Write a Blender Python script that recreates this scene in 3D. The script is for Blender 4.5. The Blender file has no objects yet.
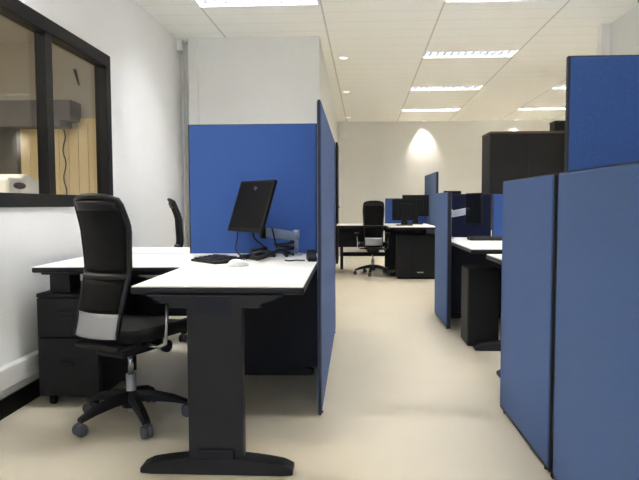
import bpy, bmesh, math, random
from mathutils import Vector, Matrix
random.seed(7)
S = bpy.context.scene
COL = S.collection

# ------------------------------------------------------------------ helpers
def lin(c):
    out = []
    for v in c:
        v = v / 255.0
        out.append(v / 12.92 if v <= 0.04045 else ((v + 0.055) / 1.055) ** 2.4)
    return (out[0], out[1], out[2], 1.0)

def new_mat(name, rgb, rough=0.5, metal=0.0, noise=0.0, scale=40.0, bump=0.0, spec=0.5, stretch=(1, 1, 1)):
    m = bpy.data.materials.new(name)
    m.use_nodes = True
    nt = m.node_tree
    b = nt.nodes['Principled BSDF']
    b.inputs['Base Color'].default_value = lin(rgb)
    b.inputs['Roughness'].default_value = rough
    b.inputs['Metallic'].default_value = metal
    b.inputs['Specular IOR Level'].default_value = spec
    if noise > 0 or bump > 0:
        tc = nt.nodes.new('ShaderNodeTexCoord')
        mp = nt.nodes.new('ShaderNodeMapping')
        mp.inputs['Scale'].default_value = stretch
        nz = nt.nodes.new('ShaderNodeTexNoise')
        nz.inputs['Scale'].default_value = scale
        nz.inputs['Detail'].default_value = 4
        nt.links.new(tc.outputs['Object'], mp.inputs['Vector'])
        nt.links.new(mp.outputs['Vector'], nz.inputs['Vector'])
        if noise > 0:
            mx = nt.nodes.new('ShaderNodeMix'); mx.data_type = 'RGBA'
            a = lin(rgb)
            mx.inputs[6].default_value = tuple(min(1, v * (1 - noise)) for v in a[:3]) + (1,)
            mx.inputs[7].default_value = tuple(min(1, v * (1 + noise)) for v in a[:3]) + (1,)
            nt.links.new(nz.outputs['Fac'], mx.inputs[0])
            nt.links.new(mx.outputs[2], b.inputs['Base Color'])
        if bump > 0:
            bp = nt.nodes.new('ShaderNodeBump')
            bp.inputs['Strength'].default_value = bump
            bp.inputs['Distance'].default_value = 0.002
            nt.links.new(nz.outputs['Fac'], bp.inputs['Height'])
            nt.links.new(bp.outputs['Normal'], b.inputs['Normal'])
    return m

def emit_mat(name, rgb, strength):
    m = bpy.data.materials.new(name); m.use_nodes = True
    nt = m.node_tree
    for n in list(nt.nodes): nt.nodes.remove(n)
    o = nt.nodes.new('ShaderNodeOutputMaterial'); e = nt.nodes.new('ShaderNodeEmission')
    e.inputs['Color'].default_value = lin(rgb); e.inputs['Strength'].default_value = strength
    nt.links.new(e.outputs[0], o.inputs[0])
    return m

def ceiling_mat():
    m = new_mat('ceiling_planks', (244, 243, 236), 0.8, spec=0.2)
    nt = m.node_tree; b = nt.nodes['Principled BSDF']
    tc = nt.nodes.new('ShaderNodeTexCoord'); sp = nt.nodes.new('ShaderNodeSeparateXYZ')
    nt.links.new(tc.outputs['Object'], sp.inputs[0])
    def line(sock, period, off, w):
        a = nt.nodes.new('ShaderNodeMath'); a.operation = 'ADD'; a.inputs[1].default_value = off + 100 * period
        d = nt.nodes.new('ShaderNodeMath'); d.operation = 'MODULO'; d.inputs[1].default_value = period
        c = nt.nodes.new('ShaderNodeMath'); c.operation = 'LESS_THAN'; c.inputs[1].default_value = w
        nt.links.new(sock, a.inputs[0]); nt.links.new(a.outputs[0], d.inputs[0]); nt.links.new(d.outputs[0], c.inputs[0])
        return c.outputs[0]
    sk = nt.nodes.new('ShaderNodeMath'); sk.operation = 'MULTIPLY_ADD'; sk.inputs[1].default_value = -0.026
    nt.links.new(sp.outputs[1], sk.inputs[0]); nt.links.new(sp.outputs[0], sk.inputs[2])
    lx = line(sk.outputs[0], 1.03, 0.375, 0.016)
    ly = line(sp.outputs[1], 0.2825, 0.0, 0.006)
    base = lin((244, 243, 236))
    m1 = nt.nodes.new('ShaderNodeMix'); m1.data_type = 'RGBA'
    m1.inputs[6].default_value = base; m1.inputs[7].default_value = lin((214, 211, 198))
    nt.links.new(ly, m1.inputs[0])
    m2 = nt.nodes.new('ShaderNodeMix'); m2.data_type = 'RGBA'
    m2.inputs[7].default_value = lin((205, 202, 192))
    nt.links.new(lx, m2.inputs[0]); nt.links.new(m1.outputs[2], m2.inputs[6])
    nt.links.new(m2.outputs[2], b.inputs['Base Color'])
    return m

M = {}
M['floor'] = new_mat('floor_vinyl', (224, 213, 191), 0.33, noise=0.05, scale=3.0, bump=0.02, spec=0.4)
M['ceil'] = ceiling_mat()
M['wall'] = new_mat('wall_paint', (243, 243, 243), 0.75, noise=0.015, scale=6, spec=0.25)
M['wall_grey'] = new_mat('wall_paint_grey', (226, 225, 221), 0.75, noise=0.02, scale=5, spec=0.25)
M['white_pl'] = new_mat('white_plastic', (228, 228, 226), 0.4)
M['blackp'] = new_mat('black_plastic', (15, 15, 17), 0.5, noise=0.05, scale=60, spec=0.3)
M['frame_black'] = new_mat('black_window_frame', (10, 10, 12), 0.5, spec=0.25)
M['skirt'] = new_mat('black_skirting', (9, 9, 10), 0.6, spec=0.2)
M['blue'] = new_mat('blue_fabric', (71, 98, 148), 0.95, noise=0.30, scale=160, bump=0.5, spec=0.1)
M['blue_shade'] = new_mat('shaded_blue_fabric', (60, 90, 152), 0.95, noise=0.26, scale=160, bump=0.4, spec=0.1)  # same fabric as the aisle-facing screens, shade put into the colour
for k_ in ('blue', 'blue_shade'):
    b_ = M[k_].node_tree.nodes['Principled BSDF']
    b_.inputs['Sheen Weight'].default_value = 0.12; b_.inputs['Sheen Roughness'].default_value = 0.5
M['dark_shade_fab'] = new_mat('dark_shaded_blue_fabric', (24, 27, 48), 0.95, noise=0.15, scale=160, bump=0.4, spec=0.1)  # darker copy of the blue fabric, deep shade put into its colour
M['trim_dk'] = new_mat('navy_edge_trim', (20, 24, 40), 0.5)
M['top'] = new_mat('white_laminate', (238, 236, 230), 0.42, noise=0.01, scale=20)
M['edge'] = new_mat('dark_edge_band', (22, 22, 26), 0.45, spec=0.35)
M['steel_dk'] = new_mat('anthracite_steel', (31, 31, 37), 0.5, noise=0.05, scale=150, bump=0.05, spec=0.3)
M['ped'] = new_mat('anthracite_cabinet', (20, 20, 24), 0.55, noise=0.04, scale=90, spec=0.3)
M['navy'] = new_mat('navy_inset', (20, 23, 38), 0.5, spec=0.3)
M['mesh'] = new_mat('black_chair_mesh', (13, 13, 15), 0.8, noise=0.15, scale=300, bump=0.3, spec=0.2)
M['chairframe'] = new_mat('chair_frame_plastic', (20, 20, 23), 0.42, spec=0.35)
M['seatf'] = new_mat('black_seat_fabric', (11, 11, 12), 0.9, noise=0.1, scale=200, bump=0.3)
M['alu'] = new_mat('brushed_aluminium', (176, 176, 180), 0.5, 0.5, noise=0.03, scale=200, stretch=(1, 1, 12))
M['chrome'] = new_mat('chrome_steel', (190, 192, 198), 0.22, 0.9)
M['greypl'] = new_mat('grey_arm_plastic', (150, 156, 168), 0.4, 0.3)
M['caster'] = new_mat('grey_caster', (84, 86, 94), 0.4)
M['screen'] = new_mat('matt_screen', (8, 8, 13), 0.5, spec=0.15)
M['bezel'] = new_mat('monitor_casing', (10, 10, 12), 0.5, spec=0.25)
M['logo'] = new_mat('grey_logo', (96, 96, 102), 0.5)
M['key'] = new_mat('key_plastic', (26, 27, 31), 0.5, spec=0.3)
M['cabinet'] = new_mat('black_cupboard', (25, 24, 25), 0.6, noise=0.05, scale=30, spec=0.3)
M['cabtop'] = new_mat('brown_cupboard_top', (92, 72, 58), 0.5)
M['tan'] = new_mat('tan_vertical_blind', (206, 190, 148), 0.8, noise=0.05, scale=8, stretch=(8, 1, 0.3))
M['beam'] = new_mat('grey_bulkhead', (92, 92, 98), 0.7)
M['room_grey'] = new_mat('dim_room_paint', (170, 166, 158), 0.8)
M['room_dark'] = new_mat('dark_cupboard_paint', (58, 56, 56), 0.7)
M['louvre'] = new_mat('aluminium_louvre', (48, 54, 60), 0.45, 0.0)
M['reflector'] = new_mat('grey_reflector_blade', (66, 68, 72), 0.5, spec=0.3)
M['tube'] = emit_mat('fluorescent_tube', (252, 253, 255), 134.0)
M['lamp'] = emit_mat('downlight_lamp', (255, 246, 228), 2.0)

def glass_mat():
    m = bpy.data.materials.new('window_glass'); m.use_nodes = True
    nt = m.node_tree
    for n in list(nt.nodes): nt.nodes.remove(n)
    o = nt.nodes.new('ShaderNodeOutputMaterial')
    t = nt.nodes.new('ShaderNodeBsdfTransparent'); t.inputs[0].default_value = (0.9, 0.9, 0.89, 1)
    g = nt.nodes.new('ShaderNodeBsdfGlossy'); g.inputs['Roughness'].default_value = 0.02
    lw_ = nt.nodes.new('ShaderNodeLayerWeight'); lw_.inputs[0].default_value = 0.5
    pw = nt.nodes.new('ShaderNodeMath'); pw.operation = 'POWER'; pw.inputs[1].default_value = 5
    f = nt.nodes.new('ShaderNodeMath'); f.operation = 'MULTIPLY_ADD'; f.inputs[1].default_value = 0.6; f.inputs[2].default_value = 0.03
    nt.links.new(lw_.outputs['Facing'], pw.inputs[0]); nt.links.new(pw.outputs[0], f.inputs[0])
    mx = nt.nodes.new('ShaderNodeMixShader')
    nt.links.new(f.outputs[0], mx.inputs[0]); nt.links.new(t.outputs[0], mx.inputs[1]); nt.links.new(g.outputs[0], mx.inputs[2])
    nt.links.new(mx.outputs[0], o.inputs[0])
    return m
M['glass'] = glass_mat()

class MB:
    """collects shapes into one mesh"""
    def __init__(self): self.bm = bmesh.new()
    def _merge(self, tb, mat=None):
        if mat is not None: bmesh.ops.transform(tb, matrix=mat, verts=tb.verts)
        bmesh.ops.recalc_face_normals(tb, faces=tb.faces)
        me = bpy.data.meshes.new('tmp'); tb.to_mesh(me); tb.free()
        self.bm.from_mesh(me); bpy.data.meshes.remove(me)
    def box(self, a, b, bev=0.0, seg=2, mat=None):
        tb = bmesh.new(); bmesh.ops.create_cube(tb, size=1)
        lo = [min(a[i], b[i]) for i in range(3)]; hi = [max(a[i], b[i]) for i in range(3)]
        for v in tb.verts:
            for i in range(3): v.co[i] = (lo[i] + hi[i]) / 2 + v.co[i] * (hi[i] - lo[i])
        if bev > 0:
            bev = min(bev, 0.45 * min(hi[i] - lo[i] for i in range(3)))
            bmesh.ops.bevel(tb, geom=tb.edges[:], offset=bev, segments=seg, affect='EDGES', profile=0.5)
        self._merge(tb, mat); return self
    def cyl(self, p, q, r, r2=None, n=20, smooth=True, bev=0.0):
        p = Vector(p); q = Vector(q); d = q - p
        tb = bmesh.new()
        bmesh.ops.create_cone(tb, cap_ends=True, segments=n, radius1=r, radius2=r if r2 is None else r2, depth=d.length)
        if bev > 0:
            ed = [e for e in tb.edges if len(e.link_faces) == 2 and any(len(f.verts) > 4 for f in e.link_faces)]
            bmesh.ops.bevel(tb, geom=ed, offset=bev, segments=2, affect='EDGES', profile=0.5)
        for f in tb.faces: f.smooth = smooth and len(f.verts) == 4
        mat = Matrix.Translation((p + q) / 2) @ d.to_track_quat('Z', 'Y').to_matrix().to_4x4()
        self._merge(tb, mat); return self
    def prism(self, pts, z0, z1, axis='z', bev=0.0, seg=2):
        """polygon extruded along axis; pts are the two other coordinates in order"""
        tb = bmesh.new()
        def P(u, v, w):
            return {'z': (u, v, w), 'y': (u, w, v), 'x': (w, u, v)}[axis]
        lo = [tb.verts.new(P(u, v, z0)) for u, v in pts]
        hi = [tb.verts.new(P(u, v, z1)) for u, v in pts]
        n = len(pts)
        tb.faces.new(lo[::-1]); tb.faces.new(hi)
        for i in range(n): tb.faces.new((lo[i], lo[(i + 1) % n], hi[(i + 1) % n], hi[i]))
        if bev > 0:
            bmesh.ops.recalc_face_normals(tb, faces=tb.faces)
            bmesh.ops.bevel(tb, geom=tb.edges[:], offset=bev, segments=seg, affect='EDGES', profile=0.5)
        self._merge(tb); return self
    def tube(self, pts, r, n=10, closed=False):
        pts = [Vector(p) for p in pts]; tb = bmesh.new(); rings = []
        N = len(pts); prev = None
        for i, p in enumerate(pts):
            if closed: t = (pts[(i + 1) % N] - pts[i - 1]).normalized()
            else: t = (pts[min(i + 1, N - 1)] - pts[max(i - 1, 0)]).normalized()
            if prev is None:
                up = Vector((0, 0, 1)) if abs(t.z) < 0.9 else Vector((1, 0, 0))
                u = t.cross(up).normalized()
            else:
                u = (prev - t * prev.dot(t)).normalized()
            prev = u; v = t.cross(u)
            rr = r[i] if isinstance(r, (list, tuple)) else r
            rings.append([tb.verts.new(p + (u * math.cos(k * 2 * math.pi / n) + v * math.sin(k * 2 * math.pi / n)) * rr) for k in range(n)])
        for i in range(N if closed else N - 1):
            A, B = rings[i], rings[(i + 1) % N]
            for k in range(n):
                f = tb.faces.new((A[k], A[(k + 1) % n], B[(k + 1) % n], B[k])); f.smooth = True
        if not closed:
            tb.faces.new(rings[0][::-1]); tb.faces.new(rings[-1])
        self._merge(tb); return self
    def sheet(self, grid, thick):
        """grid of points -> a surface thickened along local normal"""
        R, C = len(grid), len(grid[0])
        G = [[Vector(p) for p in row] for row in grid]
        tb = bmesh.new(); fr = []; bk = []
        for i in range(R):
            a, b = [], []
            for j in range(C):
                du = G[i][min(j + 1, C - 1)] - G[i][max(j - 1, 0)]
                dv = G[min(i + 1, R - 1)][j] - G[max(i - 1, 0)][j]
                nn = du.cross(dv).normalized() * thick * 0.5
                a.append(tb.verts.new(G[i][j] + nn)); b.append(tb.verts.new(G[i][j] - nn))
            fr.append(a); bk.append(b)
        def q(*v):
            f = tb.faces.new(v); f.smooth = True
        for i in range(R - 1):
            for j in range(C - 1):
                q(fr[i][j], fr[i][j + 1], fr[i + 1][j + 1], fr[i + 1][j])
                q(bk[i][j], bk[i + 1][j], bk[i + 1][j + 1], bk[i][j + 1])
        for i in range(R - 1):
            q(fr[i][0], fr[i + 1][0], bk[i + 1][0], bk[i][0])
            q(fr[i][-1], bk[i][-1], bk[i + 1][-1], fr[i + 1][-1])
        for j in range(C - 1):
            q(fr[0][j], bk[0][j], bk[0][j + 1], fr[0][j + 1])
            q(fr[-1][j], fr[-1][j + 1], bk[-1][j + 1], bk[-1][j])
        self._merge(tb); return self
    def ellipsoid(self, c, rad, n=20):
        tb = bmesh.new(); bmesh.ops.create_uvsphere(tb, u_segments=n, v_segments=n // 2, radius=1)
        for v in tb.verts: v.co = Vector((c[0] + v.co.x * rad[0], c[1] + v.co.y * rad[1], c[2] + v.co.z * rad[2]))
        for f in tb.faces: f.smooth = True
        self._merge(tb); return self
    def build(self, name, mat, parent=None, label=None):
        me = bpy.data.meshes.new(name); self.bm.to_mesh(me); self.bm.free()
        me.materials.append(mat)
        o = bpy.data.objects.new(name, me); COL.objects.link(o)
        if parent is not None: o.parent = parent
        if label: o['label'] = label
        return o

def tag(o, label, cat, group=None):
    o['label'] = label; o['category'] = cat
    if group: o['group'] = group
    return o
def thing(name, label, cat, loc=(0, 0, 0), rz=0.0, group=None):
    o = bpy.data.objects.new(name, None); o.empty_display_size = 0.1
    COL.objects.link(o); o.location = loc; o.rotation_euler = (0, 0, rz)
    return tag(o, label, cat, group)
def struct(mb, name, mat, parent=None):
    o = mb.build(name, mat, parent)
    if parent is None: o['kind'] = 'structure'
    return o
def copy_tree(o, loc, rz, label):
    def rec(src, parent):
        c = src.copy(); COL.objects.link(c); c.parent = parent
        for ch in src.children: rec(ch, c)
        return c
    r = rec(o, None); r.location = loc; r.rotation_euler = (0, 0, rz); r['label'] = label
    return r

# ------------------------------------------------------------------ room shell
CZ = 2.75
Y0 = -2.6
struct(MB().box((-5.2, Y0 - 0.1, -0.1), (4.8, 12.6, 0)), 'floor', M['floor'])

# fluorescent openings in the ceiling (x0, x1, y0, y1)
XS = [(-1.165, -0.145), (0.895, 1.915), (2.955, 3.975)]
ROWS = [4.865, 6.78, 8.7575, 10.735]
FD = 0.2825
openings = []; where = {}
def dx(row): return 0.026 * (row - 5.0) - 0.1      # the ceiling grid drifts slightly against the walls
for r in ROWS:
    for ci, (a, b) in enumerate(XS):
        if ci == 0 and r > 6: continue
        if ci == 2 and r < 6: continue
        openings.append((a + dx(r), b + dx(r), r, r + FD)); where[openings[-1]] = ci
for r in (2.825,):
    for ci in (0, 1): openings.append((XS[ci][0] + dx(r), XS[ci][1] + dx(r), r, r + FD)); where[openings[-1]] = ci
xs = sorted(set([-1.85, 4.8] + [v for o in openings for v in o[:2]]))
ys = sorted(set([Y0 - 0.1, 12.6] + [v for o in openings for v in o[2:]]))
cm = MB()
for i in range(len(xs) - 1):
    for j in range(len(ys) - 1):
        mx, my = (xs[i] + xs[i + 1]) / 2, (ys[j] + ys[j + 1]) / 2
        if any(o[0] < mx < o[1] and o[2] < my < o[3] for o in openings): continue
        cm.box((xs[i], ys[j], CZ), (xs[i + 1], ys[j + 1], CZ + 0.02))
struct(cm, 'ceiling', M['ceil'])

# left wall with window opening
WY0, WY1, WZ0, WZ1 = 0.9, 4.36, 1.06, 2.15
lw = MB()
lw.box((-1.85, Y0, 0), (-1.75, WY0, CZ)).box((-1.85, WY1, 0), (-1.75, 6.4, CZ))
lw.box((-1.85, WY0, 0), (-1.75, WY1, WZ0)).box((-1.85, WY0, WZ1), (-1.75, WY1, CZ))
struct(lw, 'wall_left', M['wall'])
# block of wall ahead on the left, and recess beside it
struct(MB().prism([(-1.62, 6.1), (-0.296, 6.1), (-0.225, 12.4), (-1.62, 12.4)], 0, CZ), 'wall_centre', M['wall_grey'])
struct(MB().box((-1.75, 6.3, 0), (-1.622, 6.4, CZ)), 'wall_recess', M['wall_grey'])
struct(MB().box((-0.4, 12.4, 0), (4.8, 12.5, CZ)), 'wall_back', M['wall_grey'])
struct(MB().box((2.45, Y0, 0), (2.6, 5.96, CZ)).box((2.6, 5.86, 0), (4.7, 5.96, CZ)).box((4.6, 5.96, 0), (4.7, 12.4, CZ)), 'wall_right', M['wall_grey'])
# rear wall behind the viewer, unseen opening added to bring in fill daylight
struct(MB().box((-1.75, Y0 - 0.1, 0), (2.45, Y0, 0.9)).box((-1.75, Y0 - 0.1, 2.4), (2.45, Y0, CZ))
       .box((-1.75, Y0 - 0.1, 0.9), (-1.4, Y0, 2.4)).box((0.5, Y0 - 0.1, 0.9), (2.45, Y0, 2.4)), 'wall_front', M['wall'])
# trunking, skirting, corner ducts
struct(MB().box((-1.75, Y0, 0.155), (-1.70, 6.09, 0.262), 0.006), 'trim_1', M['white_pl'])
struct(MB().box((-1.75, Y0, 0.0), (-1.735, 6.09, 0.095)), 'baseboard_left', M['skirt'])
struct(MB().box((-0.2, 12.34, 0.10), (4.6, 12.4, 0.23), 0.006), 'trim_2', M['white_pl'])
struct(MB().box((-0.2, 12.385, 0), (4.6, 12.4, 0.08)), 'baseboard_back', M['skirt'])
struct(MB().box((-1.62, 6.075, 0), (-1.52, 6.1, CZ), 0.004), 'trim_3', M['wall_grey'])
struct(MB().box((2.37, 5.86, 0), (2.45, 5.96, CZ), 0.004), 'trim_4', M['wall_grey'])
struct(MB().box((-0.235, 12.33, 0), (-0.16, 12.4, CZ), 0.004), 'trim_5', M['white_pl'])
struct(MB().cyl((-1.71, 6.2, 0), (-1.71, 6.2, CZ), 0.014).cyl((-1.665, 6.25, 0), (-1.665, 6.25, CZ), 0.011), 'trim_6', M['wall_grey'])
b = thing('junction_box', 'small white box high up in the corner of left wall under the ceiling', 'box', (-1.7, 6.1, 2.6), group=None)
MB().box((-0.05, 0.03, 0.04), (0.005, 0.08, 0.15), 0.006).build('box_cover', M['white_pl'], b)
b = thing('junction_box', 'white box below the ceiling in the far left corner of back wall', 'box', (-0.1, 12.33, 2.58))
MB().box((-0.05, -0.04, -0.15), (0.05, 0.07, 0.17), 0.008).build('box_cover', M['white_pl'], b)

# dark doorway far down the wall beside the aisle
d1 = MB().box((-0.232, 10.75, 0), (-0.2, 11.75, 2.17), 0.004).build('door_1', M['ped']); d1['kind'] = 'structure'
MB().cyl((-0.2, 10.85, 1.02), (-0.16, 10.85, 1.02), 0.012).cyl((-0.165, 10.85, 1.02), (-0.165, 10.97, 1.02), 0.009).build('door_handle', M['chrome'], d1)

# interior window in the left wall
w1 = MB()
fw = 0.085
w1.box((-1.822, WY0, WZ0), (-1.735, WY1, WZ0 + 0.075), 0.004).box((-1.822, WY0, WZ1 - fw), (-1.735, WY1, WZ1), 0.004)
w1.box((-1.822, WY1 - fw, WZ0 + 0.075), (-1.735, WY1, WZ1 - fw), 0.004).box((-1.822, WY0, WZ0 + 0.075), (-1.735, WY0 + fw, WZ1 - fw), 0.004)
win = w1.build('window_1', M['frame_black']); win['kind'] = 'structure'
for yy in (3.42, 2.03):
    MB().box((-1.805, yy, WZ0 + 0.075), (-1.742, yy + 0.085, WZ1 - fw), 0.003).build('mullion', M['frame_black'], win)
for a, b_ in ((WY0 + fw, 2.03), (2.115, 3.42), (3.505, WY1 - fw)):
    MB().box((-1.795, a, WZ0 + 0.07), (-1.789, b_, WZ1 - fw)).build('pane', M['glass'], win)

# room behind the window
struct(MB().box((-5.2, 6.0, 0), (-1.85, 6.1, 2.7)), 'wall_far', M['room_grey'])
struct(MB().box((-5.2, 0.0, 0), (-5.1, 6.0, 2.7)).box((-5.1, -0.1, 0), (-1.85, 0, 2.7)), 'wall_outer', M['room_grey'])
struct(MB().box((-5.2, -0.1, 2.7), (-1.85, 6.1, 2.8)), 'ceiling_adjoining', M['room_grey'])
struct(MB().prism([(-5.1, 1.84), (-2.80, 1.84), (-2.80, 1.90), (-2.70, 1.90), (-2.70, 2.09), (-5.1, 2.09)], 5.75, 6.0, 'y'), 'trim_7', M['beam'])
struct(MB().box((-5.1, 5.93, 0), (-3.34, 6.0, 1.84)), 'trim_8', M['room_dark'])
bl = MB()
for k in range(14):
    bl.box((-3.32 + k * 0.1, 5.965, 0.6), (-3.225 + k * 0.1, 5.985, 1.838 if k < 6 else 1.94))
tag(bl.build('vertical_blind', M['tan']), 'tan vertical blind seen through the window under grey bulkhead', 'blind')
cp = []
for k in range(24):
    t = k / 23.0
    cp.append((-2.86 + 0.014 * math.sin(t * 17), 5.945, 1.83 - t * 0.75))
tag(MB().tube(cp, 0.006).build('hanging_cord', M['steel_dk']), 'wavy dark cord hanging in front of tan blind beyond the window', 'cord')
tag(MB().prism([(0, 0), (0.05, -0.16), (0.06, -0.16), (0.025, 0.0)], 0, 0.02, 'y').build('wall_hook', M['steel_dk']), 'small dark hook high on wall seen through right window pane', 'hook')
bpy.data.objects['wall_hook'].location = (-2.76, 5.97, 2.43)
sb = thing('sideboard', 'low white sideboard below window level in the room beyond', 'cabinet', (-2.4, 4.1, 0))
MB().box((-0.3, -0.65, 0.05), (0.3, 0.65, 1.03), 0.005).build('body', M['white_pl'], sb)
MB().box((-0.28, -0.62, 0), (0.28, 0.62, 0.05)).build('plinth', M['skirt'], sb)
pr = thing('printer', 'white printer with dark oval emblem seen through left window pane', 'printer', (-2.30, 4.0, 1.03))
MB().box((-0.2, -0.36, 0), (0.19, 0.09, 0.22), 0.02).build('printer_body', M['white_pl'], pr)
MB().cyl((-0.19, -0.15, 0.15), (0.197, -0.15, 0.15), 0.095, n=32, bev=0.008).build('cover', M['white_pl'], pr)
MB().ellipsoid((0.199, -0.25, 0.165), (0.006, 0.075, 0.022)).build('emblem', M['steel_dk'], pr, 'dark oval emblem')
al = thing('room_fill_light', 'unseen fill light added on the ceiling of the room beyond the window', 'ceiling light', (-3.4, 2.8, 2.7))  # lamp added out of view to brighten the adjoining room
MB().box((-0.3, -0.3, -0.03), (0.3, 0.3, 0), 0.004).build('light_housing', M['white_pl'], al)
MB().box((-0.27, -0.27, -0.035), (0.27, 0.27, -0.031)).build('diffuser', emit_mat('fill_diffuser', (255, 244, 226), 100.0), al)

# ------------------------------------------------------------------ ceiling lights
def make_light(label):
    t = thing('ceiling_light', label, 'ceiling light', group='fluorescent ceiling lights')
    w, d = 1.02, FD
    h = MB()
    h.box((0, 0, 0.02), (0.012, d, 0.12)).box((w - 0.012, 0, 0.02), (w, d, 0.12))
    h.box((0.012, 0, 0.02), (w - 0.012, 0.012, 0.12)).box((0.012, d - 0.012, 0.02), (w - 0.012, d, 0.12))
    h.box((0.0, 0.0, 0.12), (w, d, 0.13))
    h.build('light_housing', M['white_pl'], t)
    fr = MB()
    e = 0.014
    fr.box((-0.004, -0.004, -0.006), (w + 0.004, e, -0.0005)).box((-0.004, d - e, -0.006), (w + 0.004, d + 0.004, -0.0005))
    fr.box((-0.004, e, -0.006), (e, d - e, -0.0005)).box((w - e, e, -0.006), (w + 0.004, d - e, -0.0005))
    fr.build('light_frame', M['white_pl'], t)
    for yy in (0.085, d - 0.085):
        MB().cyl((0.03, yy, 0.085), (w - 0.03, yy, 0.085), 0.019, n=12).build('tube', M['tube'], t)
    l = MB()
    for k in range(1, 13):
        x = k * w / 13.0
        l.box((x - 0.004, 0.014, 0.002), (x + 0.004, d - 0.014, 0.046))
    l.build('louvre', M['louvre'], t)
    l = MB()
    for q in (0.25, 0.5, 0.75): l.box((0.013, d * q - 0.004, 0.004), (w - 0.013, d * q + 0.004, 0.05))
    l.build('reflector', M['reflector'], t)
    return t
LL = {
    (0, 4.865): 'bright louvred fluorescent light at top left of the ceiling',
    (1, 4.865): 'fluorescent light nearest on the right, cut by top edge of photo',
    (1, 6.78): 'louvred fluorescent light second in the right of aisle row, dark slats showing',
    (1, 8.7575): 'faint louvred fluorescent light third in the row above the aisle',
    (1, 10.735): 'thin bright fluorescent light nearest the back wall above the aisle',
    (2, 6.78): 'fluorescent light over the right bay hidden behind the tall blue screen',
    (2, 8.7575): 'faint fluorescent light far right of ceiling beside the tall blue screen',
    (2, 10.735): 'pale fluorescent light at far right above the big black cupboard',
}
proto = None
for o in openings:
    ci = where[o]
    lab = LL.get((ci, o[2]), 'louvred fluorescent ceiling light overhead, above the top edge of the photo')
    if proto is None:
        proto = make_light(lab); proto.location = (o[0], o[2], CZ)
    else:
        copy_tree(proto, (o[0], o[2], CZ), 0, lab)

# downlights
def make_down(label):
    t = thing('downlight', label, 'downlight', group='round recessed downlights')
    MB().cyl((0, 0, -0.012), (0, 0, 0), 0.06, n=28).build('downlight_ring', M['white_pl'], t)
    MB().cyl((0, 0, -0.016), (0, 0, -0.0125), 0.042, n=24).build('downlight_lamp', M['lamp'], t)
    return t
DL = [((1.51, 12.25), 'small downlight washing the back wall above the aisle'),
      ((3.33, 12.25), 'small downlight washing the back wall above the black cupboard'),
      ((-0.06, 6.97), 'downlight beside the white wall corner, nearest of that row'),
      ((-0.04, 9.05), 'downlight beside the side wall, middle of that row'),
      ((-0.01, 11.7), 'downlight in the far left corner of ceiling')]
dp = None
for (x, y), lab in DL:
    if dp is None: dp = make_down(lab); dp.location = (x, y, CZ)
    else: copy_tree(dp, (x, y, CZ), 0, lab)
    L = bpy.data.lights.new('downlight_beam', 'SPOT'); L.energy = 55 if y > 12 else 25; L.spot_size = math.radians(75); L.spot_blend = 0.9
    L.color = (1, 0.95, 0.86); L.shadow_soft_size = 0.03
    lo = bpy.data.objects.new('downlight_beam', L); COL.objects.link(lo); lo.location = (x, y, CZ - 0.03)
    lo.rotation_euler = (math.radians(12) if y > 12 else 0, 0, 0)

# ------------------------------------------------------------------ office screens
def screen(name, label, p, q, h, th=0.03, gap=0.012, mat='blue', seam=None, trim='trim_dk', group=None, round_top=False):
    """fabric screen standing on the floor from p to q (plan), height h"""
    p = Vector((p[0], p[1], 0)); q = Vector((q[0], q[1], 0)); d = q - p; L = d.length
    t = thing(name, label, 'office screen', p, math.atan2(d.y, d.x), group)
    f = MB()                                     # slim dark frame all round
    f.box((0, -th / 2, gap), (0.012, th / 2, h), 0.003).box((L - 0.012, -th / 2, gap), (L, th / 2, h), 0.003)
    f.box((0.012, -th / 2, h - 0.008), (L - 0.012, th / 2, h), 0.002).box((0.012, -th / 2, gap), (L - 0.012, th / 2, gap + 0.03), 0.003)
    f.build('screen_frame', M[trim], t)
    cuts = [0.006] + ([seam] if seam else []) + [L - 0.006]
    for a, b_ in zip(cuts[:-1], cuts[1:]):
        MB().box((a + 0.002, -th / 2 - 0.004, gap + 0.02), (b_ - 0.002, th / 2 + 0.004, h - 0.004), 0.006).build('fabric_panel', M[mat], t)
    for a in (0.06, L - 0.06): MB().cyl((a, 0, 0), (a, 0, gap + 0.004), 0.013, n=14).build('foot', M['blackp'], t)
    return t
G1 = 'blue fabric office screens'
screen('office_screen', 'tall blue screen standing behind the monitor on the white desk', (-1.05, 3.92), (-0.205, 3.92), 1.592, gap=0.03, mat='blue_shade')
screen('office_screen', 'tall blue screen seen edge-on at the end of the white desk by the aisle', (-0.147, 2.965), (-0.124, 5.0), 1.582, th=0.014, gap=0.006)
screen('office_screen', 'low blue screen at bottom right corner, nearest the viewer', (0.801, 1.53), (0.801, 2.306), 1.185)
screen('office_screen', 'low blue screen along right of aisle, second from viewer beyond black gap', (0.801, 2.348), (0.801, 3.115), 1.185)
tall = screen('office_screen', 'tall shaded blue screen rising behind the low screens at right', (0.817, 2.327), (2.42, 2.327), 1.62, th=0.022, mat='blue_shade', seam=0.8)
MB().box((-0.028, -0.013, 0), (-0.002, 0.013, 1.175), 0.002).build('connector_post', M['skirt'], tall, 'black joining post')
screen('office_screen', 'low blue screen by the aisle in front of the far desks, beside white desk corner', (0.845, 5.09), (0.845, 5.82), 1.17)
screen('office_screen', 'low blue screen right of its shaded left part, behind the narrow monitor', (1.375, 5.85), (2.42, 5.85), 1.165, mat='blue_shade')
screen('office_screen', 'shaded left part of the low blue screen behind the narrow black monitor at the right desk', (0.872, 5.85), (1.365, 5.85), 1.165, mat='dark_shade_fab')  # left part of the blue screen, its shade painted as darker cloth
screen('office_screen', 'tall narrow blue screen standing far back above the low aisle screen', (1.315, 9.05), (1.315, 10.42), 1.55, seam=0.7)
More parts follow.
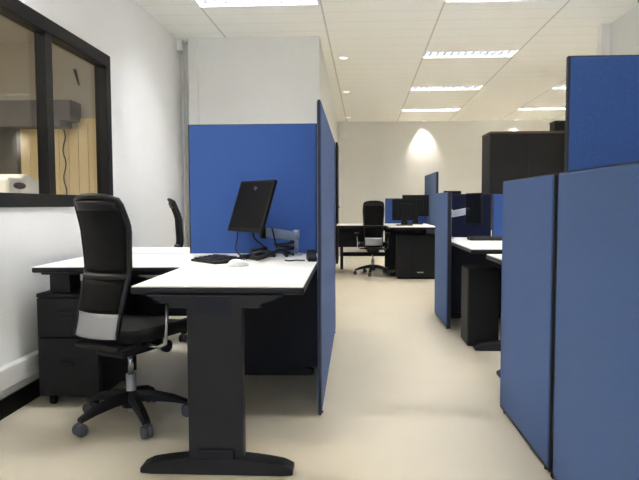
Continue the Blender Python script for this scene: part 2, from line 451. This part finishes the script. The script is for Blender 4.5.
screen('office_screen', 'low blue screen behind the black monitors on the far back desk', (0.60, 10.03), (1.28, 10.03), 1.165, mat='blue_shade')

# ------------------------------------------------------------------ L-shaped desks
def desk(label, x_edge, y_end, L, sx, sy, wing=0.85, wd=0.78, group='white topped L-shaped desks', block=None, lo=-0.012):
    """peninsula end at y_end, running L in direction sy; aisle-side edge at x_edge; wing goes to direction sx"""
    W = 0.69
    t = thing('desk', label, 'desk', (x_edge, y_end, 0), 0, group)
    def X(u): return sx * u
    def Yv(v): return sy * v
    out = [(0, 0), (W, 0), (W, L - wd), (W + wing, L - wd), (W + wing, L), (0, L)]
    P = [(X(u), Yv(v)) for u, v in out]
    ins = [(X(u), Yv(v)) for u, v in [(0.004, 0.004), (W - 0.004, 0.004), (W - 0.004, L - wd + 0.004), (W + wing - 0.004, L - wd + 0.004), (W + wing - 0.004, L - 0.004), (0.004, L - 0.004)]]
    MB().prism(P, 0.717, 0.745, 'z', 0.008, 2).build('edge_band', M['edge'], t, 'dark rounded edge band')
    MB().prism(ins, 0.7445, 0.750, 'z', 0.0015, 1).build('tabletop', M['top'], t, 'white laminate top')
    def leg(v, cu, dv=1):
        l = MB()
        f0, f1 = v, v + dv * 0.055
        l.box((X(cu - 0.11), Yv(f0), 0.03), (X(cu + 0.11), Yv(f1), 0.68), 0.006)
        lg = l.build('leg', M['steel_dk'], t)
        br = MB().prism([(X(cu - 0.2), 0.685), (X(cu + 0.2), 0.685), (X(cu + 0.27), 0.7165), (X(cu - 0.27), 0.7165)], Yv(v - dv * 0.004), Yv(v + dv * 0.06), 'y')
        br.box((X(cu - 0.18), Yv(v), 0.665), (X(cu + 0.18), Yv(v + dv * 0.055), 0.69), 0.004)
        br.build('bracket', M['steel_dk'], lg)
        MB().box((X(cu - 0.066), Yv(v - dv * 0.012), 0.648), (X(cu + 0.066), Yv(v - dv * 0.002), 0.714)).build('bracket_inset', M['navy'], lg, 'navy inset')
        pts = []
        for k in range(17):
            s = -1 + 2 * k / 16.0
            pts.append((X(cu + s * 0.305), 0.036 + 0.034 * (1 - abs(s) ** 2.0) - 0.010 * max(0, (abs(s) - 0.87) / 0.13) ** 2))
        pts += [(X(cu + 0.305), 0.004), (X(cu + 0.26), 0.0), (X(cu - 0.26), 0.0), (X(cu - 0.305), 0.004)]
        MB().prism(pts, Yv(v - dv * 0.01), Yv(v + dv * 0.07), 'y', 0.003, 1).build('foot', M['steel_dk'], lg)
        MB().box((X(cu - 0.075), Yv(v - dv * 0.014), 0.062), (X(cu + 0.075), Yv(v - dv * 0.001), 0.105), 0.006).build('cable_cover', M['navy'], lg, 'small cable cover')
    leg(lo, 0.352)
    leg(L - 0.2, 0.352)
    bm_ = MB().box((X(0.30), Yv(max(0.0, lo) + 0.057), 0.64), (X(0.37), Yv(L - 0.21), 0.7165), 0.004)
    bm_.box((X(0.37), Yv(L - wd + 0.5), 0.64), (X(W + wing - 0.06), Yv(L - wd + 0.56), 0.7165), 0.004)
    bm_.build('beam', M['steel_dk'], t)
    MB().box((X(0.40), Yv(max(0.3, lo + 0.1)), 0.655), (X(0.54), Yv(L - 0.32), 0.7), 0.01).build('cable_tray', M['blackp'], t)
    MB().box((X(0.012), Yv(L - 0.285), 0.075), (X(W - 0.012), Yv(L - 0.262), 0.7165), 0.003).build('modesty_panel', M['navy'], t, 'dark navy panel under the top')
    MB().box((X(W + 0.03), Yv(L - 0.2), 0.37), (X(W + wing - 0.02), Yv(L - 0.18), 0.7165), 0.003).build('modesty_panel', M['navy'], t, 'dark navy panel under the top')
    wl = MB().box((X(W + wing - 0.10), Yv(L - 0.11), 0.03), (X(W + wing - 0.05), Yv(L - 0.05), 0.7165), 0.006)
    wl.box((X(W + wing - 0.10), Yv(L - 0.14), 0.0), (X(W + wing - 0.05), Yv(L - 0.02), 0.03), 0.006)
    wl.build('leg', M['steel_dk'], t)
    if block:
        bb = MB().box((X(W + wing - 0.17), Yv(L - wd + 0.07), block), (X(W + wing - 0.06), Yv(L - wd + 0.2), 0.70), 0.004)
        bb.box((X(W + wing - 0.22), Yv(L - wd + 0.06), 0.70), (X(W + wing - 0.02), Yv(L - wd + 0.4), 0.7165), 0.004)
        bb.build('support_block', M['steel_dk'], t)
        MB().prism([(X(W + 0.02), Yv(L - wd - 0.02)), (X(W + 0.22), Yv(L - wd - 0.02)), (X(W + 0.02), Yv(L - wd - 0.24))], 0.70, 0.711, 'z', 0.003, 1).build('corner_tray', M['steel_dk'], t, 'dark tray in the inner corner')
    return t
desk('white desk with dark T-shaped leg nearest the viewer, carrying keyboard and mouse', -0.175, 2.315, 1.585, -1, 1, wing=0.795, wd=0.855, block=0.607)
desk('white desk on far side of the tall blue screen, along the left wall', -0.175, 5.50, 1.555, -1, -1, wing=0.86, wd=0.52)
desk('white desk whose corner shows just left of the low blue screen at right', 0.873, 3.87, 1.51, 1, -1, lo=0.13)
desk('white desk with dark monitors behind the far low aisle screen at right', 0.868, 4.30, 1.52, 1, 1, lo=0.07)
desk('white desk behind the dark-monitor desk, mostly hidden by its blue screen', 1.05, 7.36, 1.48, 1, -1, wing=0.66)
desk('far white desk in front of the back wall with the grey-backed chair at it', 1.255, 8.40, 1.60, -1, 1, wing=0.76, wd=0.85, lo=0.52)

# ------------------------------------------------------------------ task chair (faces local +Y)
def interp(tab, z):
    for (a, ya), (b_, yb) in zip(tab[:-1], tab[1:]):
        if z <= b_:
            k = (z - a) / (b_ - a); k = k * k * (3 - 2 * k) * 0.5 + k * 0.5
            return ya + (yb - ya) * k
    return tab[-1][1]
def make_chair(label):
    t = thing('office_chair', label, 'office chair', group='mesh backed office chairs')
    prof = [(0.42, -0.235), (0.55, -0.205), (0.78, -0.15), (0.95, -0.158), (1.12, -0.21)]
    def half(z):
        return interp([(0.42, 0.128), (0.56, 0.130), (0.78, 0.140), (0.98, 0.152), (1.12, 0.138)], z)
    def bp(s, z):                                # s in -1..1 across the back
        return Vector((s * half(z), interp(prof, z) + 0.035 * (1 - s * s) * -1 + 0.02, z))
    zt = 1.09
    def top(s): return zt + 0.022 * (1 - abs(s) ** 2.5)
    # mesh panel above the crossbar, upper and lower bands
    def band(z0, z1, n, toparc=False):
        g = []
        for i in range(n + 1):
            row = []
            for j in range(13):
                s = -0.97 + 1.94 * j / 12
                zz1 = top(s) if toparc else z1
                z = z0 + (zz1 - z0) * i / n
                row.append(bp(s, z))
            g.append(row)
        return g
    MB().sheet(band(0.755, zt, 14, True), 0.012).build('backrest', M['mesh'], t)
    MB().sheet(band(0.57, 0.72, 6), 0.012).build('lower_back', M['mesh'], t)
    MB().sheet(band(0.46, 0.572, 6), 0.018).build('lumbar_plate', M['alu'], t, 'polished grey lower back plate')
    fr = MB()
    path = []
    for k in range(22): path.append(bp(-1, 0.56 + (zt - 0.02 - 0.56) * k / 21.0))
    for k in range(13):
        s = -0.95 + 1.9 * k / 12; path.append(bp(s, top(s)))
    for k in range(22): path.append(bp(1, zt - 0.02 - (zt - 0.02 - 0.56) * k / 21.0))
    fr.tube(path, 0.0125, 10)
    cb = [bp(-0.98 + 1.96 * k / 10.0, 0.737) for k in range(11)]
    fr.tube(cb, 0.017, 10)
    for s in (-1, 1):
        fr.tube([bp(s, 0.565), bp(s * 0.98, 0.5), bp(s * 0.96, 0.462)], [0.0125, 0.011, 0.009], 8)
    fr.build('back_frame', M['chairframe'], t)
    hd = [[bp(-0.9 + 1.8 * j / 10, z) + Vector((0, -0.008, 0)) for j in range(11)] for z in (1.045, 1.075, 1.088)]
    MB().sheet(hd, 0.008).build('top_band', M['chairframe'], t)
    # seat
    g = []
    for i in range(13):
        v = i / 12.0
        row = []
        for j in range(11):
            s = -1 + 0.2 * j
            w = 0.225 * (1 - 0.25 * max(0, (v - 0.75) / 0.25) ** 2 * 0.8 - 0.10 * max(0, (0.2 - v) / 0.2))
            row.append(Vector((s * w, -0.17 + 0.47 * v, 0.455 + 0.015 * s * s - 0.035 * max(0, (v - 0.7) / 0.3) ** 2)))
        g.append(row)
    MB().sheet(g, 0.055).build('seat', M['seatf'], t)
    mc = MB().box((-0.09, -0.14, 0.345), (0.09, 0.14, 0.422), 0.02)
    mc.box((-0.14, -0.215, 0.40), (0.14, -0.10, 0.425), 0.01)
    mc.cyl((0.09, 0.05, 0.385), (0.175, 0.05, 0.385), 0.016).cyl((0.175, 0.05, 0.385), (0.2, 0.05, 0.385), 0.03)
    mc.build('mechanism', M['chairframe'], t)
    # arms
    for s in (-1, 1):
        a = MB().tube([(s * 0.08, 0.0, 0.40), (s * 0.19, 0.0, 0.395), (s * 0.225, 0.0, 0.41), (s * 0.232, 0.005, 0.5), (s * 0.238, 0.01, 0.612)], [0.017, 0.015, 0.012, 0.0085, 0.0085], 10).build('armrest', M['chrome'], t, 'slim chrome arm upright')
        MB().box((s * 0.205, -0.06, 0.612), (s * 0.27, 0.17, 0.638), 0.012).build('arm_pad', M['blackp'], a)
    # column
    MB().cyl((0, 0, 0.23), (0, 0, 0.35), 0.014).build('gas_lift', M['chrome'], t)
    MB().cyl((0, 0, 0.05), (0, 0, 0.235), 0.0245, n=24).build('column', M['alu'], t)
    bs = MB().cyl((0, 0, 0.075), (0, 0, 0.135), 0.045, 0.036, n=24)
    for k in range(5):
        an = math.radians(72 * k + 41)
        c, s_ = math.cos(an), math.sin(an)
        def R_(r, z, o=0.0): return Vector((c * r - s_ * o, s_ * r + c * o, z))
        secs = [(0.02, 0.125, 0.026, 0.03), (0.1, 0.118, 0.023, 0.026), (0.2, 0.098, 0.021, 0.02), (0.272, 0.073, 0.019, 0.012)]
        tb = bmesh.new(); rings = []
        for (r, z, hw, hh) in secs:
            rings.append([tb.verts.new(R_(r, z + dz * hh, do * hw)) for do, dz in ((-1, -0.8), (-1, 0.3), (-0.55, 1), (0.55, 1), (1, 0.3), (1, -0.8))])
        for A, B in zip(rings[:-1], rings[1:]):
            for q in range(6): tb.faces.new((A[q], A[(q + 1) % 6], B[(q + 1) % 6], B[q]))
        tb.faces.new(rings[0][::-1]); tb.faces.new(rings[-1])
        bs._merge(tb)
    base = bs.build('star_base', M['chairframe'], t)
    for k in range(5):
        an = math.radians(72 * k + 41); c, s_ = math.cos(an), math.sin(an)
        ca = MB(); cx, cy = c * 0.27, s_ * 0.27
        ca.cyl((cx, cy, 0.05), (cx, cy, 0.068), 0.009, n=10)
        for o in (-1, 1):
            p0 = Vector((cx - s_ * o * 0.006, cy + c * o * 0.006, 0.03)); p1 = Vector((cx - s_ * o * 0.024, cy + c * o * 0.024, 0.03))
            ca.cyl(p0, p1, 0.03, n=20, bev=0.004)
        ca.cyl((cx - s_ * 0.006, cy + c * 0.006, 0.03), (cx + s_ * 0.006, cy - c * 0.006, 0.03), 0.02, n=14)
        ca.build('caster', M['caster'], t)
    return t
ch = make_chair('black mesh office chair with grey lower plate, nearest, at the white desk')
ch.location = (-1.08, 2.88, 0); ch.rotation_euler = (0, 0, math.radians(-25))
copy_tree(ch, (-1.235, 4.84, 0), math.radians(-72), 'black office chair behind the white desk, seen edge-on against left wall')
copy_tree(ch, (0.36, 9.12, 0), math.radians(2), 'small black office chair with grey plate at far desk by back wall')

# ------------------------------------------------------------------ cabinets
def pedestal(label, x0, x1, y0, y1, h, ndraw=3, casters=True):
    t = thing('pedestal', label, 'drawer pedestal', ((x0 + x1) / 2, (y0 + y1) / 2, 0), group='dark drawer pedestals')
    w, d = (x1 - x0) / 2, (y1 - y0) / 2
    zb = 0.055 if casters else 0.012
    MB().box((-w, -d + 0.02, zb), (w, d, h - 0.022), 0.003).build('body', M['ped'], t)
    MB().box((-w - 0.002, -d + 0.002, h - 0.022), (w + 0.002, d + 0.002, h), 0.006).build('top', M['ped'], t)
    hs = [0.40, 0.60] if ndraw == 2 else [0.25, 0.25, 0.5]
    z = h - 0.026; tot = z - zb - 0.004
    for k in hs:
        z1 = z - tot * k
        f = MB().box((-w + 0.003, -d, z1 + 0.004), (w - 0.003, -d + 0.019, z), 0.003).build('drawer', M['ped'], t)
        hb = MB().box((-0.035, -d - 0.003, (z + z1) / 2 + 0.0), (0.035, -d + 0.002, (z + z1) / 2 + 0.045), 0.006)
        hb.box((-0.045, -d - 0.012, (z + z1) / 2 + 0.03), (0.045, -d - 0.002, (z + z1) / 2 + 0.04), 0.003)
        hb.build('handle', M['blackp'], f)
        z = z1
    if casters:
        for sx in (-1, 1):
            for sy in (-1, 1):
                MB().cyl((sx * (w - 0.05) - 0.012, sy * (d - 0.06), 0.025), (sx * (w - 0.05) + 0.012, sy * (d - 0.06), 0.025), 0.025, n=16).cyl((sx * (w - 0.05), sy * (d - 0.06), 0.03), (sx * (w - 0.05), sy * (d - 0.06), 0.058), 0.012, n=10).build('caster', M['blackp'], t)
    else:
        MB().box((-w + 0.01, -d + 0.03, 0), (w - 0.01, d - 0.01, 0.014)).build('plinth', M['blackp'], t)
    return t
pedestal('dark wheeled drawer pedestal under the desk against the left wall', -1.642, -1.312, 3.05, 3.60, 0.607, 2)
t = thing('cabinet', 'dark plain box cabinet under the right desk beside the aisle', 'cabinet', (1.0, 4.62, 0))
MB().box((-0.115, -0.11, 0.012), (0.12, 0.14, 0.59), 0.006).build('body', M['ped'], t)
MB().box((-0.112, -0.128, 0.016), (0.117, -0.111, 0.586), 0.004).build('door', M['ped'], t)
MB().box((-0.105, -0.1, 0), (0.11, 0.13, 0.012)).build('plinth', M['blackp'], t)

t = thing('cupboard', 'low black two-door cupboard under the far desk near back wall', 'cupboard', (0.94, 8.68, 0))
MB().box((-0.255, -0.10, 0.03), (0.295, 0.18, 0.635), 0.003).build('body', M['ped'], t)
for a, b_ in ((-0.253, -0.052), (-0.048, 0.293)):
    dd = MB().box((a, -0.118, 0.035), (b_, -0.101, 0.63), 0.003).build('door', M['ped'], t)
MB().box((0.03, -0.123, 0.09), (0.12, -0.119, 0.105)).build('label_holder', M['alu'], t, 'tiny silver strip')
MB().box((-0.245, -0.09, 0), (0.285, 0.17, 0.03)).build('plinth', M['blackp'], t)

t = thing('cupboard', 'big black tall cupboard with brownish top at back right', 'cupboard', (2.34, 8.22, 0))
MB().box((-0.5, -0.22, 0.04), (0.5, 0.25, 1.985), 0.003).build('body', M['cabinet'], t)
MB().box((-0.505, -0.245, 1.985), (0.505, 0.252, 2.01), 0.004).build('top', M['cabtop'], t, 'brownish top board')
for sx in (-1, 1):
    dr = MB().box((sx * 0.002, -0.24, 0.05), (sx * 0.498, -0.221, 1.98), 0.003).build('door', M['cabinet'], t)
    MB().cyl((sx * 0.05, -0.262, 0.95), (sx * 0.05, -0.262, 1.1), 0.006).cyl((sx * 0.05, -0.262, 0.97), (sx * 0.05, -0.24, 0.97), 0.005).cyl((sx * 0.05, -0.262, 1.08), (sx * 0.05, -0.24, 1.08), 0.005).build('handle', M['steel_dk'], dr)
MB().box((-0.48, -0.2, 0), (0.48, 0.23, 0.04)).build('plinth', M['blackp'], t)
t = thing('storage_box', 'small black box on top of the big cupboard beside tall screen', 'box', (2.88 - 0.12, 8.2, 2.01))
MB().box((-0.06, -0.1, 0), (0.075, 0.1, 0.12), 0.004).build('box_body', M['blackp'], t)
MB().box((-0.064, -0.104, 0.12), (0.079, 0.104, 0.145), 0.004).build('lid', M['blackp'], t)

# ------------------------------------------------------------------ monitors, arms and desk clutter
def text_mesh(txt, size, mat, name, parent, loc, rot):
    cu = bpy.data.curves.new(name, 'FONT'); cu.body = txt; cu.size = size; cu.extrude = 0.0006; cu.align_x = 'CENTER'; cu.align_y = 'CENTER'
    to = bpy.data.objects.new(name, cu); COL.objects.link(to)
    bpy.context.view_layer.update()
    me = bpy.data.meshes.new_from_object(to.evaluated_get(bpy.context.evaluated_depsgraph_get()))
    bpy.data.objects.remove(to); bpy.data.curves.remove(cu)
    me.materials.clear(); me.materials.append(mat)
    o = bpy.data.objects.new(name, me); COL.objects.link(o); o.parent = parent; o.location = loc; o.rotation_euler = rot
    return o
def monitor(label, loc, yaw, tilt=0.0, w=0.41, h=0.335, stand=False, logo=False):
    """screen faces local -Y; loc is the screen centre"""
    t = thing('monitor', label, 'monitor', loc, yaw, group='black flat monitors')
    R = Matrix.Rotation(tilt, 4, 'X')
    def tr(mb): bmesh.ops.transform(mb.bm, matrix=R, verts=mb.bm.verts); return mb
    c = MB().box((-w / 2, -0.012, -h / 2), (w / 2, 0.010, h / 2), 0.005)
    c.box((-w * 0.3, 0.008, -h * 0.3), (w * 0.25, 0.03, h * 0.3), 0.01)
    tr(c).build('casing', M['bezel'], t)
    tr(MB().box((-w / 2 + 0.016, -0.0128, -h / 2 + 0.02), (w / 2 - 0.016, -0.011, h / 2 - 0.016))).build('screen', M['screen'], t)
    if logo:
        o = text_mesh('hp', 0.034, M['logo'], 'logo', t, R @ Vector((0.005, -0.0135, h / 2 - 0.05)), (math.radians(90) + tilt, 0, 0))
        o['label'] = 'small grey lettering near the top edge'
    if stand:
        dz = loc[2] - 0.7505
        s = MB().prism([(-0.05, 0), (0.05, 0), (0.03, dz - 0.02), (-0.03, dz - 0.02)], 0.012, 0.045, 'y')
        for v in s.bm.verts: v.co.z -= dz
        s.build('stand_neck', M['bezel'], t)
        MB().box((-0.12, -0.05, -dz), (0.12, 0.14, -dz + 0.014), 0.006).build('stand_base', M['bezel'], t)
    return t
def arm(t, post, tip, z, h, mat):
    """arm parts under monitor t, coordinates in the world"""
    bpy.context.view_layer.update()
    inv = Matrix.LocRotScale(t.location, t.rotation_euler, None).inverted()
    base = Matrix.Translation((post[0], post[1], 0.7505))
    z -= 0.7505; h -= 0.7505
    def put(mb, name, m, par=None):
        if par is None: bmesh.ops.transform(mb.bm, matrix=inv @ base, verts=mb.bm.verts)
        else: bmesh.ops.transform(mb.bm, matrix=inv @ base, verts=mb.bm.verts)
        return mb.build(name, m, par or t)
    d = Vector((tip[0] - post[0], tip[1] - post[1], 0)); L = d.length; an = math.atan2(d.y, d.x)
    a = MB().prism([(0.0, z - 0.042), (0.0, z + 0.016), (L * 0.5, z + 0.034), (L, z + 0.05), (L, z - 0.008), (L * 0.5, z - 0.026)], -0.017, 0.017, 'y', 0.005, 2)
    bmesh.ops.transform(a.bm, matrix=Matrix.Rotation(an, 4, 'Z'), verts=a.bm.verts)
    sw = put(a, 'support_arm', M[mat]); sw['label'] = 'pale grey supporting arm'
    put(MB().box((-0.035, -0.045, 0), (0.035, 0.045, 0.012), 0.004), 'clamp', M[mat], sw)
    put(MB().cyl((0, 0, 0.01), (0, 0, h), 0.015, n=20).cyl((0, 0, h - 0.05), (0, 0, h), 0.022, n=20), 'post', M[mat], sw)
    put(MB().cyl((d.x, d.y, z - 0.02), (d.x, d.y, z + 0.05), 0.02, n=16), 'arm_head', M['blackp'], sw)
mo = monitor('black monitor tilted on grey arm in front of the tall blue screen', (-0.591, 3.64, 1.060), -0.80, -0.335, 0.36, 0.328, logo=True)
arm(mo, (-0.335, 3.80), (-0.53, 3.69), 0.880, 0.908, 'greypl')
mo = monitor('narrow-looking black monitor on pale arm behind the far low aisle screen', (1.10, 5.35, 1.025), math.radians(-76), 0.0, 0.30, 0.28)
arm(mo, (0.935, 5.62), (1.06, 5.42), 0.985, 1.02, 'white_pl')
monitor('left black monitor of the pair on the far back desk', (0.83, 9.1, 0.985), math.radians(180), 0, 0.36, 0.32, True)
monitor('right black monitor of the pair on the far back desk', (1.06, 9.65, 1.045), math.radians(172), 0, 0.42, 0.34, True)
monitor('black monitor whose top edge peeks above the far low aisle screen', (1.19, 7.0, 1.09), math.radians(20), 0, 0.22, 0.26, True)

def keyboard(label, loc, rz, w=0.43, d=0.17):
    t = thing('keyboard', label, 'keyboard', loc, rz, group='black keyboards')
    MB().prism([(-d / 2, 0), (d / 2, 0), (d / 2, 0.03), (-d / 2, 0.014)], -w / 2, w / 2, 'x', 0.004, 1).build('keyboard_body', M['blackp'], t)
    k = MB()
    for r in range(5):
        y = -d / 2 + 0.025 + r * (d - 0.05) / 4
        n = 14
        for c in range(n):
            x = -w / 2 + 0.025 + c * (w - 0.05) / (n - 1)
            z = 0.016 + (y + d / 2) / d * 0.015
            k.box((x - 0.011, y - 0.011, z - 0.004), (x + 0.011, y + 0.011, z + 0.005), 0.002, 1)
    k.build('keys', M['key'], t)
    return t
keyboard('black keyboard lying left of the white mouse on nearest desk', (-0.748, 3.32, 0.7502), math.radians(-46), 0.255, 0.17)
keyboard('black keyboard on the far right desk below the dark monitors', (1.27, 5.35, 0.7502), math.radians(0), 0.43, 0.15)

t = thing('computer_mouse', 'white computer mouse on the nearest desk right of keyboard', 'mouse', (-0.575, 3.08, 0.7502), math.radians(-50))
mb = MB(); tb = bmesh.new(); bmesh.ops.create_uvsphere(tb, u_segments=24, v_segments=14, radius=1)
for v in tb.verts:
    z = max(v.co.z, -0.15)
    v.co = Vector((v.co.x * 0.034 * (1 - 0.12 * v.co.y), v.co.y * 0.06, (z + 0.15) * 0.033 * (1 - 0.25 * v.co.y)))
for f in tb.faces: f.smooth = True
mb._merge(tb); mb.build('mouse_shell', M['white_pl'], t)
MB().cyl((-0.004, 0.03, 0.031), (0.004, 0.03, 0.031), 0.006, n=14).build('scroll_wheel', M['greypl'], t)

def smooth_path(pts, n=8):
    P = [Vector(p) for p in pts]; out = []
    for i in range(len(P) - 1):
        a = P[max(i - 1, 0)]; b_ = P[i]; c = P[i + 1]; d = P[min(i + 2, len(P) - 1)]
        for k in range(n):
            s = k / n
            out.append(0.5 * ((2 * b_) + (c - a) * s + (2 * a - 5 * b_ + 4 * c - d) * s * s + (3 * b_ - a - 3 * c + d) * s ** 3))
    out.append(P[-1]); return out
def cable(label, pts, r=0.0045, mat='blackp'):
    o = MB().tube(smooth_path(pts), r, 8).build('cable', M[mat])
    return tag(o, label, 'cable', 'black cables under the monitor')
zc = 0.7555
cable('thin black cable dangling from left part of the tilted monitor', [(-0.69, 3.685, 0.905), (-0.69, 3.67, 0.86), (-0.70, 3.67, 0.80), (-0.685, 3.66, 0.77), (-0.64, 3.65, zc), (-0.60, 3.62, zc)], 0.004)
cable('black cable looping down from monitor to the desk beside the arm', [(-0.59, 3.665, 0.90), (-0.58, 3.67, 0.86), (-0.53, 3.66, 0.82), (-0.50, 3.65, 0.79), (-0.49, 3.62, zc + 0.003), (-0.45, 3.66, zc)], 0.005)
cable('black cable hanging from lower right corner of the tilted monitor', [(-0.465, 3.60, 0.93), (-0.455, 3.63, 0.87), (-0.445, 3.66, 0.81), (-0.45, 3.70, 0.77), (-0.49, 3.72, zc), (-0.54, 3.71, zc)], 0.0045)
cable('thick tangle of black cable on desk below the monitor', [(-0.62, 3.40, 0.764), (-0.57, 3.44, 0.775), (-0.52, 3.38, 0.764), (-0.47, 3.46, 0.785), (-0.52, 3.50, 0.79), (-0.58, 3.46, 0.766), (-0.50, 3.36, 0.77), (-0.44, 3.42, 0.79), (-0.40, 3.50, 0.80), (-0.37, 3.56, 0.765)], 0.0125)
cable('coiled black cable by the foot of the monitor arm', [(-0.40 + 0.055 * math.cos(a * 0.7), 3.68 + 0.04 * math.sin(a * 0.7), 0.762 + 0.0042 * a) for a in range(20)], 0.0095)
cable('black cable heaped left of the coiled cable below the monitor', [(-0.50 + 0.05 * math.cos(a * 0.8) - 0.003 * a, 3.58 + 0.035 * math.sin(a * 0.8), 0.761 + 0.003 * a) for a in range(18)], 0.0095)
cable('thin black cable running along desk to the right edge box', [(-0.36, 3.36, zc), (-0.33, 3.33, zc), (-0.30, 3.37, zc), (-0.27, 3.36, zc), (-0.25, 3.37, zc)], 0.004)
t = thing('power_adapter', 'black power adapter brick among the cables below monitor', 'adapter', (-0.59, 3.52, 0.7502), math.radians(25))
MB().box((-0.055, -0.03, 0), (0.055, 0.03, 0.026), 0.006).build('adapter_body', M['blackp'], t)
MB().cyl((0.055, 0, 0.013), (0.075, 0, 0.013), 0.006, n=10).build('strain_relief', M['blackp'], t)
t = thing('desk_phone', 'small dark sloped device on desk edge beside the edge-on blue screen', 'phone', (-0.213, 3.40, 0.7502), math.radians(8))
MB().prism([(-0.07, 0), (0.07, 0), (0.07, 0.05), (0.02, 0.062), (-0.07, 0.022)], -0.026, 0.026, 'x', 0.004, 1).build('device_body', M['blackp'], t)
MB().box((-0.02, -0.05, 0.037), (0.02, 0.05, 0.045), 0.003, mat=Matrix.Translation((0, -0.01, 0.0)) @ Matrix.Rotation(math.radians(22), 4, 'X')).build('keypad', M['key'], t)

# ------------------------------------------------------------------ camera, light, view
f_px, A, B, RL = 600.0, math.radians(2.82), math.radians(3.4), math.radians(-0.2)
F = Vector((-math.sin(A) * math.cos(B), math.cos(A) * math.cos(B), -math.sin(B)))
Rr = Vector((math.cos(A), math.sin(A), 0)); U = Rr.cross(F)
R2 = Rr * math.cos(RL) + U * math.sin(RL); U2 = -Rr * math.sin(RL) + U * math.cos(RL)
cd = bpy.data.cameras.new('camera'); cam = bpy.data.objects.new('camera', cd); COL.objects.link(cam)
cd.sensor_width = 36; cd.sensor_fit = 'HORIZONTAL'; cd.lens = f_px / 639 * 36; cd.clip_start = 0.05
cam.matrix_world = Matrix(((R2.x, U2.x, -F.x, 0), (R2.y, U2.y, -F.y, 0), (R2.z, U2.z, -F.z, 1.07), (0, 0, 0, 1)))
S.camera = cam

w = bpy.data.worlds.new('daylight_fill'); S.world = w; w.use_nodes = True  # outside light added as fill through the rear opening
nt = w.node_tree; bg = nt.nodes['Background']
tc = nt.nodes.new('ShaderNodeTexCoord'); sp = nt.nodes.new('ShaderNodeSeparateXYZ')
nt.links.new(tc.outputs['Generated'], sp.inputs[0])
lt = nt.nodes.new('ShaderNodeMath'); lt.operation = 'LESS_THAN'; lt.inputs[1].default_value = 0.0     # lower half brightened as added fill for ceiling and upper walls
nt.links.new(sp.outputs[2], lt.inputs[0])
mc = nt.nodes.new('ShaderNodeMix'); mc.data_type = 'RGBA'
mc.inputs[6].default_value = (2.6, 3.0, 3.5, 1); mc.inputs[7].default_value = (7, 7.2, 7.5, 1)
nt.links.new(lt.outputs[0], mc.inputs[0]); nt.links.new(mc.outputs[2], bg.inputs[0])
bg.inputs[1].default_value = 1.0

S.view_settings.view_transform = 'Standard'; S.view_settings.look = 'None'
S.view_settings.gamma = 1; S.view_settings.use_curve_mapping = False
S.view_settings.exposure = 0.32
S.cycles.max_bounces = 12; S.cycles.diffuse_bounces = 10
S.cycles.use_denoising = True
S.cycles.sample_clamp_indirect = 0
